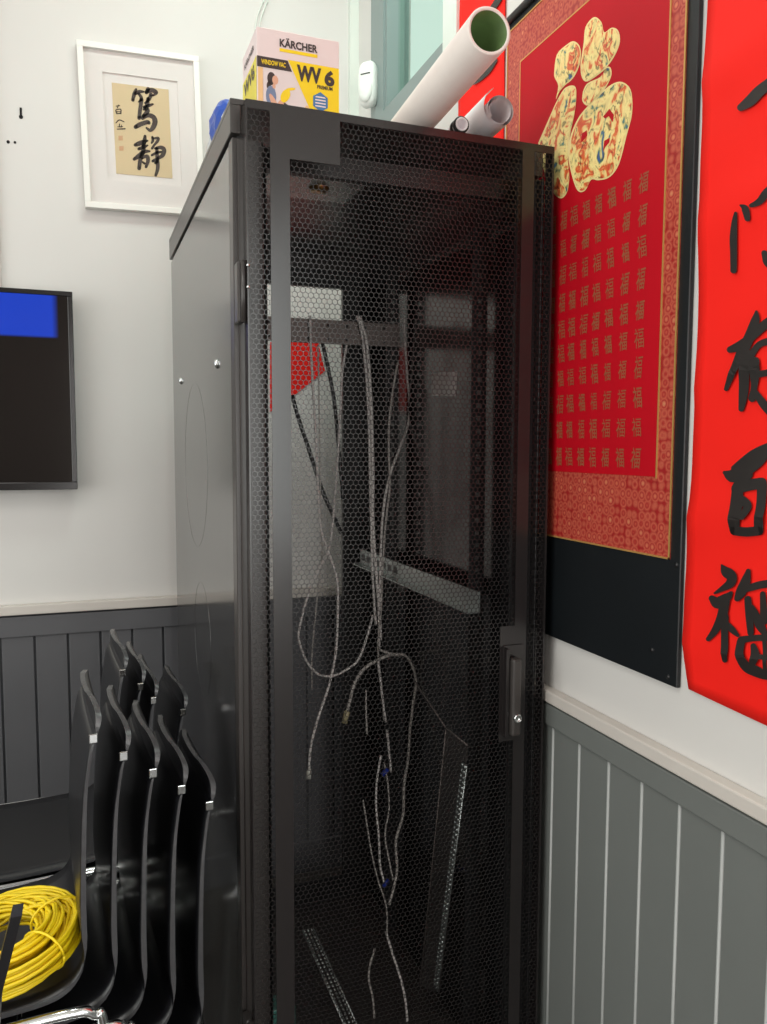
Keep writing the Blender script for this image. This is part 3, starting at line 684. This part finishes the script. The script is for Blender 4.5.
S_ = [[(115,268,5),(150,262,5)],[(138,255,4),(128,285,5)],[(110,315,6),(120,345,6)],[(112,305,5),(160,300,6),(162,345,6)],[(118,325,4),(155,325,4)],[(120,345,5),(158,343,5)],
      [(112,440,5),(145,410,6),(195,428,5)],[(150,450,5),(145,480,6)],[(170,460,4),(165,485,5)],[(128,480,4),(180,478,5)],[(125,503,5),(205,500,7)]]
pic_part('signature', S_, 'ink_soft')
for (a, b) in ((160, 595), (168, 700)):
    pic_part('seal_stamp', [], 'seal', [[pl(a-22, b-24), pl(a+22, b-24), pl(a+22, b+24), pl(a-22, b+24)]])
boxobj('glass', [((-fw+fb, -.019, -fh+fb), (fw-fb, -.0175, fh-fb))], 'glass_clear', pf)
# red paper on the back wall seen through the cabinet
bm = BM(); q = [onB(u, v, .002) for u, v in ((270, 342), (318, 342), (325, 371), (291, 398), (270, 412))]; q2 = [p+Vector((0, -.0006, 0)) for p in q]
add_poly(bm, q2, 0, (0, -1, 0)); add_poly(bm, [p+Vector((0, .0006, 0)) for p in q], 0, (0, 1, 0))
tag(obj('red_paper', bm, 'couplet'), 'red paper corner on the back wall seen through the cabinet mesh', 'paper')
# white wire
bm = BM(); q = [Vector((onB(270, -30, .006).x, YB-.006, ZC-.002))]+[onB(u, v, .006) for u, v in ((268, -12), (266, 4), (261, 18), (258, 40), (256, 90))]; add_tube(bm, spline(q), .0025, 8); add_tube(bm, spline([p+Vector((-.012, 0, 0)) for p in q]), .0018, 8)
tag(obj('hanging_wire', bm, 'win_white'), 'thin white wire hanging down the back wall behind the yellow carton', 'wire')
# motion sensor beside the window
sc = onR(369, 85, .032)
sn = thing('motion_sensor', 'white motion sensor on the corner wall beside the window', 'sensor', T_((XR-.034, sc.y, sc.z)) @ Matrix.Rotation(.75, 4, 'Z'))
bm = BM(); bmesh.ops.create_icosphere(bm, subdivisions=3, radius=1)
def se(v, e=.5): return math.copysign(abs(v)**e, v)
for v in bm.verts: v.co = Vector((se(v.co.x, .75)*.024, se(v.co.y, .6)*.031, se(v.co.z, .62)*.068))
for f in bm.faces: f.smooth = True
obj('housing', bm, 'sensor', sn)
bm = BM(); bmesh.ops.create_icosphere(bm, subdivisions=3, radius=1)
for v in bm.verts: v.co = Vector((v.co.x*.012-.018, v.co.y*.024, v.co.z*.036-.022))
for f in bm.faces: f.smooth = True
obj('lens', bm, 'sensor', sn)
boxobj('slit', [((-.0252, -.018, .022), (-.018, .014, .0255))], 'slit', sn, .001)

# ================================================================== THINGS ON THE RIGHT WALL
# hundred-blessings hanging scroll
SY0, SY1 = onR(688, 340, .009).y, onR(508, 30, .009).y
SZ0 = (onR(678, 688, .009).z + onR(543, 634, .009).z)/2
def ry(u, v): return onR(u, v, .0105)
B0, B1, BZ0, BZ1 = ry(678, 300).y, SY1-.002, (ry(671, 558).z+ry(547, 537).z)/2, 2.343
G0, G1, GZ0, GZ1 = ry(661.5, 300).y, ry(521, 70).y, (ry(655, 478).z+ry(550, 470).z)/2, (ry(521, 58).z+ry(594, 2).z)/2
sm = T_((XR-.004, 1.26, 1.104))
scroll = thing('hanging_scroll', 'crimson hanging scroll with a large golden character on a black board', 'scroll', sm)
def ws(name, bm, m, parent=scroll): return obj(name, bm, m, parent, sm)
bm = BM(); add_box(bm, (XR-.009, SY0, SZ0), (XR-.001, SY1+.003, 2.357), bevel=.0015); ws('backing_board', bm, 'velvet')
bm = BM(); add_box(bm, (XR-.0105, B0, BZ0), (XR-.009, B1, BZ1)); ws('brocade_border', bm, 'brocade')
bm = BM(); X_ = XR-.0115
add_box(bm, (X_, G0, GZ0), (XR-.0105, G1, GZ1)); ws('crimson_field', bm, 'red')
bm = BM(); e = .0028
for a, b in (((B0, BZ0), (B1, BZ0+e)), ((B0, BZ0), (B0+e, BZ1)), ((B0, BZ1-e), (B1, BZ1)), ((B1-e, BZ0), (B1, BZ1)), ((G0-e, GZ0-e), (G0, GZ1+e)), ((G0, GZ1), (G1, GZ1+e)), ((G1, GZ0-e), (G1+e, GZ1+e))):
    add_box(bm, (X_-.0004, a[0], a[1]), (XR-.0100, b[0], b[1]))
ws('gold_piping', bm, 'gold_trim')
def fz(a, b, o=.0122): return onR(530+a/5.39, 10+b/5.39, o)
polys = [
 [(135,370),(130,340),(145,240),(200,185),(235,168),(265,190),(275,240),(262,310),(230,370),(190,405),(160,440),(140,480),(152,410)],
 [(45,715),(100,590),(140,500),(180,430),(215,408),(245,415),(250,470),(240,560),(215,680),(205,800),(212,900),(200,980),(170,1015),(130,990),(90,900),(50,790)],
 [(290,170),(300,90),(345,38),(385,65),(400,120),(440,95),(475,110),(485,170),(460,240),(420,300),(380,340),(310,385),(280,365),(272,300),(280,240)],
 [(285,440),(310,395),(380,360),(410,310),(435,312),(437,360),(400,430),(350,480),(310,515),(282,490)],
 [(205,780),(215,690),(250,600),(300,530),(400,430),(470,388),(520,400),(548,450),(550,560),(520,680),(480,830),(430,900),(370,918),(330,915),(300,970),(265,980),(240,940),(215,850)]]
bm = BM()
for pg in polys:
    n = len(pg); sm_ = [(p.x, p.y) for p in spline([Vector((a, b, 0)) for a, b in pg+[pg[0]]], 4)[:-1]]
    cx = sum(a for a, b in sm_)/len(sm_); cy = sum(b for a, b in sm_)/len(sm_)
    add_poly(bm, [fz(a, b, .0119) for a, b in sm_], 1, (-1, 0, 0))
    ins = []
    for a, b in sm_:
        d = Vector((a-cx, b-cy)); L = d.length; d = d*(max(0, L-9)/L); ins.append((cx+d.x, cy+d.y))
    add_poly(bm, [fz(a, b, .0124) for a, b in ins], 0, (-1, 0, 0))
for pg in ([(393,575),(428,533),(452,565),(447,605),(425,572),(405,585)], [(273,715),(280,665),(306,648),(308,675),(285,705)], [(393,765),(400,705),(430,688),(428,712),(405,740)]):
    add_poly(bm, [fz(a, b, .0129) for a, b in pg], 2, (-1, 0, 0))
ws('golden_character', bm, ['fu', 'cream', 'red'])
# the hundred small characters
bm = BM()
cols = [onR(u, 300, .012).y for u in (640, 624, 609, 596, 584, 572, 562)]; cols += [cols[-1]+.037*k for k in (1, 2, 3)]
pz = [onR(640, v, .012).z for v in (184, 216, 247, 279, 310, 338, 367, 397, 427, 458)]
glyphs = ['福', '褔', '畐', '禧', '福', '祿', '富', '福', '福', '幅']
glyphs = ['福']*10
k = 0
for i, yc in enumerate(cols):
    for j, zc in enumerate(pz):
        gw, gh = random.uniform(.019, .025), random.uniform(.031, .037)
        t, tw = text_bm('福', gh, random.choice([.004, .012, .02]))
        sh = random.uniform(-.12, .12)
        merge(bm, t, lambda c: Vector((XR-.0119, yc+gw/2-c.x*gw/tw - sh*(c.y-gh/2), zc-gh/2+c.y)))
ws('small_characters', bm, 'gold_print')
bm = BM(); add_tube(bm, [(XR-.012, SY0-.005, 2.364), (XR-.012, SY1+.012, 2.364)], .008, 12); ws('hanging_rod', bm, 'velvet')
for (u, v) in ((676.5, 565), (652, 650), (668, 677)):
    p = onR(u, v, .009); bm = BM(); add_lathe(bm, [(.004, 0), (.0035, .0015), (.0001, .002)], p, (-1, 0, 0), 10); ws('board_pin', bm, 'post')

# red couplets
def couplet(name, label, y0, y1, z0, z1, corner=None, seed=0):
    rnd = random.Random(seed); bm = BM(); nu, nv = 14, 60
    def dep(y, z):
        t = (y-y0)/(y1-y0)
        d = .0016*(1+math.sin(z*9+seed))*.5 + .001*math.sin(z*23+2*t+seed)**2
        for zf in (2.03, 1.83, 1.60, 1.395, 1.20): d += .0050*math.exp(-abs(z-zf+.03*t)/.022)
        return .002+d
    def edge(z):
        if not corner: return .002*math.sin(z*14)
        e_ = [(1.0, -.012), (1.10, -.012), (1.16, .001), (1.25, .004), (1.45, -.002), (1.64, -.004), (1.85, .001), (2.1, -.001), (3, 0)]
        for (za, a), (zb, b) in zip(e_, e_[1:]):
            if za <= z <= zb: return a+(b-a)*(z-za)/(zb-za)
        return 0
    g = [[bm.verts.new((XR-dep(y1+(y0-y1)*i/nu, z0+(z1-z0)*j/nv), y1+(y0-y1)*i/nu + edge(z0+(z1-z0)*j/nv)*(1-i/nu)**3, z0+(z1-z0)*j/nv + (.012*(1-i/nu) if j == 0 and corner else 0))) for j in range(nv+1)] for i in range(nu+1)]
    for i in range(nu):
        for j in range(nv):
            f = bm.faces.new((g[i][j], g[i+1][j], g[i+1][j+1], g[i][j+1])); f.smooth = True
    bm.normal_update()
    for f in bm.faces:
        if f.normal.x > 0: f.normal_flip()
    c = thing(name, label, 'banner', T_((XR-.002, (y0+y1)/2, z0)))
    mw = T_((XR-.002, (y0+y1)/2, z0))
    o = obj('paper_sheet', bm, 'couplet', c, mw); sd = o.modifiers.new('thick', 'SOLIDIFY'); sd.thickness = .0007; sd.offset = -1
    return c, mw, dep
c1_, mw1, dep1 = couplet('red_couplet', 'bright red paper couplet with black brush characters, nearest on the right wall', .70, .981, 1.093, 2.75, True, 3)
def onC(u, v):
    p = onR(u, v, .006)
    return Vector((XR-dep1(p.y, p.z)-.0034, p.y, p.z))
# 一 and 門 (zoom 700,60 scale 4.66)
def z1_(a, b): return onC(700+a/4.66, 60+b/4.66)
def ink_part(strokes, pl_, parent, mw):
    bm = BM(); brush(bm, strokes, pl_, 0); bm.normal_update()
    for f in bm.faces:
        if f.normal.x > 0: f.normal_flip()
    obj('brush_character', bm, 'ink', parent, mw)
ink_part([[(195,222,17),(240,190,26),(290,140,26),(380,80,24),(520,20,22),(600,10,26)]], z1_, c1_, mw1)
ink_part([[(178,715,7),(168,760,13),(160,830,17),(158,900,16),(156,980,15)],
           [(205,680,6),(222,695,17),(228,740,13)], [(250,680,9),(290,660,15),(340,605,17),(420,560,18),(520,530,20),(560,620,20),(560,800,20),(545,980,22),(500,960,10)],
           [(300,900,14),(312,940,18),(320,965,8)], [(330,720,10),(330,800,12)], [(420,700,10),(425,760,12)]], z1_, c1_, mw1)
# 有 and 百 (zoom 700,300 scale 4.27)
def z2_(a, b): return onC(700+a/4.27, 300+b/4.27)
ink_part([[(242,50,6),(238,85,18),(215,150,22),(180,230,24),(150,300,16),(115,380,9)],
           [(130,212,14),(180,192,22),(230,150,18),(285,100,20),(350,60,16)],
           [(200,230,22),(195,320,22),(188,400,20),(178,465,12)],
           [(215,250,16),(255,190,14),(320,180,18),(350,230,20),(350,340,20),(345,440,22),(310,480,14)],
           [(240,265,22),(240,310,22),(235,370,14),(225,420,16)], [(240,320,14),(300,310,14)], [(240,395,12),(270,440,18),(300,480,16)]], z2_, c1_, mw1)
ink_part([[(105,737,8),(140,748,32),(190,715,40),(240,675,40),(280,645,30),(345,620,28)], [(205,745,22),(180,775,24),(160,805,24)],
           [(163,800,24),(163,870,27),(157,940,26),(155,985,20)], [(163,805,22),(215,790,24),(265,782,24)], [(268,790,22),(268,880,20),(258,985,20)],
           [(185,855,20),(212,880,18),(192,925,14)], [(155,985,20),(205,990,20),(258,985,20)]], z2_, c1_, mw1)
# 福 (zoom 690,550 scale 5.69)
def z3_(a, b): return onC(690+a/5.69, 550+b/5.69)
ink_part([[(183,85,5),(205,120,28),(240,150,30),(232,190,26),(180,225,14),(145,245,6)],
           [(130,275,18),(165,300,34),(215,270,26),(238,245,12)], [(205,290,28),(190,370,28),(155,450,22),(115,505,14)],
           [(205,380,22),(205,480,20),(210,570,20),(210,625,15)], [(215,420,16),(250,455,18),(280,485,10)],
           [(335,120,14),(320,180,28),(295,240,30),(275,275,18)], [(300,230,14),(345,215,20),(420,195,22),(520,190,22),(540,240,18)],
           [(335,280,20),(345,380,22),(352,470,18)], [(360,320,10),(380,360,18),(400,420,26),(430,470,18)], [(420,250,16),(425,330,20),(430,400,24)], [(430,400,16),(520,380,18)],
           [(300,520,24),(295,590,24),(330,660,30),(390,690,32),(450,715,24),(540,720,24)], [(300,510,20),(380,500,18),(470,500,20),(560,520,20),(555,640,20),(540,720,20)],
           [(370,545,16),(385,600,26),(370,640,20)], [(385,600,14),(450,610,14),(550,610,14)], [(430,510,12),(440,600,12),(440,700,12)]], z3_, c1_, mw1)
c2_, mw2, dep2 = couplet('red_couplet', 'red paper couplet partly hidden behind the paper rolls, left of the crimson scroll', 1.592, 1.822, 2.08, 3.15, None, 5)
bm = BM()
def onC2(u, v):
    p = onR(u, v, .006); return Vector((XR-dep2(p.y, p.z)-.0030, p.y, p.z))
brush(bm, [[(474,84,1),(480,78,3),(488,70,3.5),(496,60,2)], [(484,20,2),(492,10,3),(500,-2,3)], [(480,40,2),(490,30,3),(500,24,2)]], onC2, 0)
bm.normal_update()
for f in bm.faces:
    if f.normal.x > 0: f.normal_flip()
obj('brush_character', bm, 'ink', c2_, mw2)

# ================================================================== STACKED CHAIRS
SEAT = .477
def chair_shell():
    prof = [(-.40, -.018, .17), (-.385, -.004, .185), (-.33, .000, .19), (-.22, -.004, .19), (-.12, -.002, .19), (-.07, .0, .19), (-.036, .007, .188), (-.012, .028, .186), (0, .066, .184), (.001, .132, .18),
            (.003, .216, .176), (.008, .31, .17), (.016, .365, .164), (.0236, .396, .158), (.030, .411, .156), (.0340, .424, .143), (.032, .434, .118), (.028, .440, .086), (.023, .443, .06)]
    sp = spline([Vector((a, b, c)) for a, b, c in prof], 3); n = len(sp); nu = 12; th = .0085
    bm = BM(); top, bot = [], []
    for i, p in enumerate(sp):
        d = sp[min(i+1, n-1)]-sp[max(i-1, 0)]; nx, nz = -d.z, d.x; L = math.hypot(nx, nz); nx, nz = nx/L, nz/L
        ra, rb = [], []
        for k in range(nu+1):
            u = -1+2*k/nu; y = p.z*u; dish = .006*(1-u*u)*(1 if p.x < -.05 else .4)
            ra.append(bm.verts.new((p.x+nx*(-dish), y, SEAT+p.y+nz*(-dish)))); rb.append(bm.verts.new((p.x-nx*(th+dish), y, SEAT+p.y-nz*(th+dish))))
        top.append(ra); bot.append(rb)
    for i in range(n-1):
        for k in range(nu):
            f = bm.faces.new((top[i][k], top[i+1][k], top[i+1][k+1], top[i][k+1])); f.smooth = True
            f = bm.faces.new((bot[i][k], bot[i][k+1], bot[i+1][k+1], bot[i+1][k])); f.smooth = True
        for k, fl in ((0, 1), (nu, 0)):
            q = (top[i][k], bot[i][k], bot[i+1][k], top[i+1][k]); f = bm.faces.new(q if fl else q[::-1]); f.material_index = 1
    for i in (0, n-1):
        for k in range(nu):
            q = (top[i][k], top[i][k+1], bot[i][k+1], bot[i][k]); f = bm.faces.new(q if i == 0 else q[::-1]); f.material_index = 1
    bmesh.ops.recalc_face_normals(bm, faces=bm.faces); return bm
GN, GF = 'chairs of the near stack', 'chairs of the rear stack'
ch0 = thing('stacking_chair', 'x', 'chair', None, GN)
obj('shell', chair_shell(), ['chair', 'chair_edge'], ch0)
for s in (-1, 1):
    y = s*.2085
    pts = spline([(-.43, y, .009), (-.375, y, .38), (-.355, y, .442), (-.315, y, .459), (-.20, y, .459), (-.04, y, .459), (.006, y, .447), (.022, y, .40), (.045, y, .009)], 6)
    bm = BM(); add_tube(bm, pts, .0085, 10); o = obj('leg', bm, 'chrome', ch0); o['label'] = 'chrome tubular side leg'
for x in (-.30, -.10):
    bm = BM(); add_tube(bm, [(x, -.2085, .457), (x, -.185, .4535), (x, .185, .4535), (x, .2085, .457)], .0050, 8); obj('crossbar', bm, 'chrome', ch0)
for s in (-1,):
    bm = BM(); y = s*.1585; add_box(bm, (.013, min(y, y+s*.003), SEAT+.388), (.026, max(y, y+s*.003), SEAT+.403), bevel=.0012); obj('edge_clip', bm, 'chrome', ch0)  # chrome sliver imitates the glint on the curved waist edge
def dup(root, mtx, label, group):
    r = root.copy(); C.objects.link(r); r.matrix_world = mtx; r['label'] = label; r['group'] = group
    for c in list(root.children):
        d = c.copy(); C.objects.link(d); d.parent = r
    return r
ordn = ['topmost black chair of the near stack, with the yellow cable coil on its seat', 'second black chair from the top of the near stack', 'middle black chair of the near stack of five', 'fourth black chair from the top of the near stack', 'lowest black chair of the near stack, closest to the cabinet']
NX, NY, NR = -.040, 1.478, .075
for k in range(5):
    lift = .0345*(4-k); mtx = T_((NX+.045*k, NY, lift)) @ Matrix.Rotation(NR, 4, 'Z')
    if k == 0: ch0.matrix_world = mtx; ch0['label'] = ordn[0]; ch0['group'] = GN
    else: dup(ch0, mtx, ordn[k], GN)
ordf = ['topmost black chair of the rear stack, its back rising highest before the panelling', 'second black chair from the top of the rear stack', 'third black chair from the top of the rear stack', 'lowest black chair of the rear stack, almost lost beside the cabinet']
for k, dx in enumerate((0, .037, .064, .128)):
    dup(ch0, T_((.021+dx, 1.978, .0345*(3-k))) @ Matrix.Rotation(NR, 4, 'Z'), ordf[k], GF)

# yellow cable coil on the top seat
ST = SEAT+.0345*4
cm = T_((-.152, 1.392, ST+.049)) @ Matrix.Rotation(.16, 4, 'Z') @ Matrix.Rotation(-.13, 4, 'Y') @ Matrix.Rotation(.04, 4, 'X')
coil = thing('cable_coil', 'coil of bright yellow cable lying on the top black chair seat', 'cable', cm)
bm = BM(); pts = []; turns, sg = 62, 26; rnd = random.Random(4)
ro = hz = None
for t in range(turns):
    # one winding after another fills the bundle section
    R1 = .046+.070*rnd.random()**.75; hmax = .028*math.sqrt(max(.05, 1-((R1-.081)/.042)**2)); h1 = rnd.uniform(-hmax, hmax)
    ecc = rnd.uniform(-.004, .004); ph = rnd.uniform(0, 2*PI)
    for k in range(sg):
        a = 2*PI*k/sg; s = k/sg
        if ro is not None: s3 = min(1, s*3); R2 = ro+(R1-ro)*s3; h2 = hz+(h1-hz)*s3
        else: R2, h2 = R1, h1
        pts.append(Vector(((R2*1.0+ecc*math.cos(2*a+ph))*math.cos(a), (R2*1.08+ecc*math.sin(a+ph))*math.sin(a), h2+.003*math.sin(2*a+ph))))
    ro, hz = R1, h1
add_tube(bm, pts, .0030, 6); obj('windings', bm, 'yellow', coil)
for ang in (-.9, .1):
    bm = BM(); c = Vector((math.cos(ang)*.081, math.sin(ang)*.081*1.08, 0)); rd = Vector((math.cos(ang), math.sin(ang), 0))
    add_tube(bm, [c+rd*.042*math.cos(b*PI/10)+Vector((0, 0, .033*math.sin(b*PI/10))) for b in range(21)], .0022, 6); obj('cable_tie', bm, 'yellow', coil)

# upright black bar with metal foot in front of the coil
ps = thing('upright_bar', 'narrow black bar with grey metal lower end in front of the yellow coil', 'bar', T_((-.128, 1.0, 0)))
bm = BM(); pr = [(-.004, .0), (.0, .80)]
def slab(bm, p0, p1, wx, wy, mi=0):
    a = []
    for p in (p0, p1): a.append([bm.verts.new((p[0]+sx*wx, p[1]+sy*wy, p[2])) for sx, sy in ((-1, -1), (1, -1), (1, 1), (-1, 1))])
    for k in range(4): bm.faces.new((a[0][k], a[0][(k+1) % 4], a[1][(k+1) % 4], a[1][k])).material_index = mi
    bm.faces.new(a[0][::-1]); bm.faces.new(a[1])
slab(bm, (.004, 0, .82), (.032, .0, .925), .006, .014); obj('bar_sleeve', bm, 'chair', ps)
bm = BM(); slab(bm, (-.07, 0, .02), (.004, 0, .82), .0075, .012); add_box(bm, (-.16, -.06, 0), (.02, .06, .02), bevel=.004); o = obj('bar_foot', bm, 'zinc', ps); o['label'] = 'grey metal lower end'
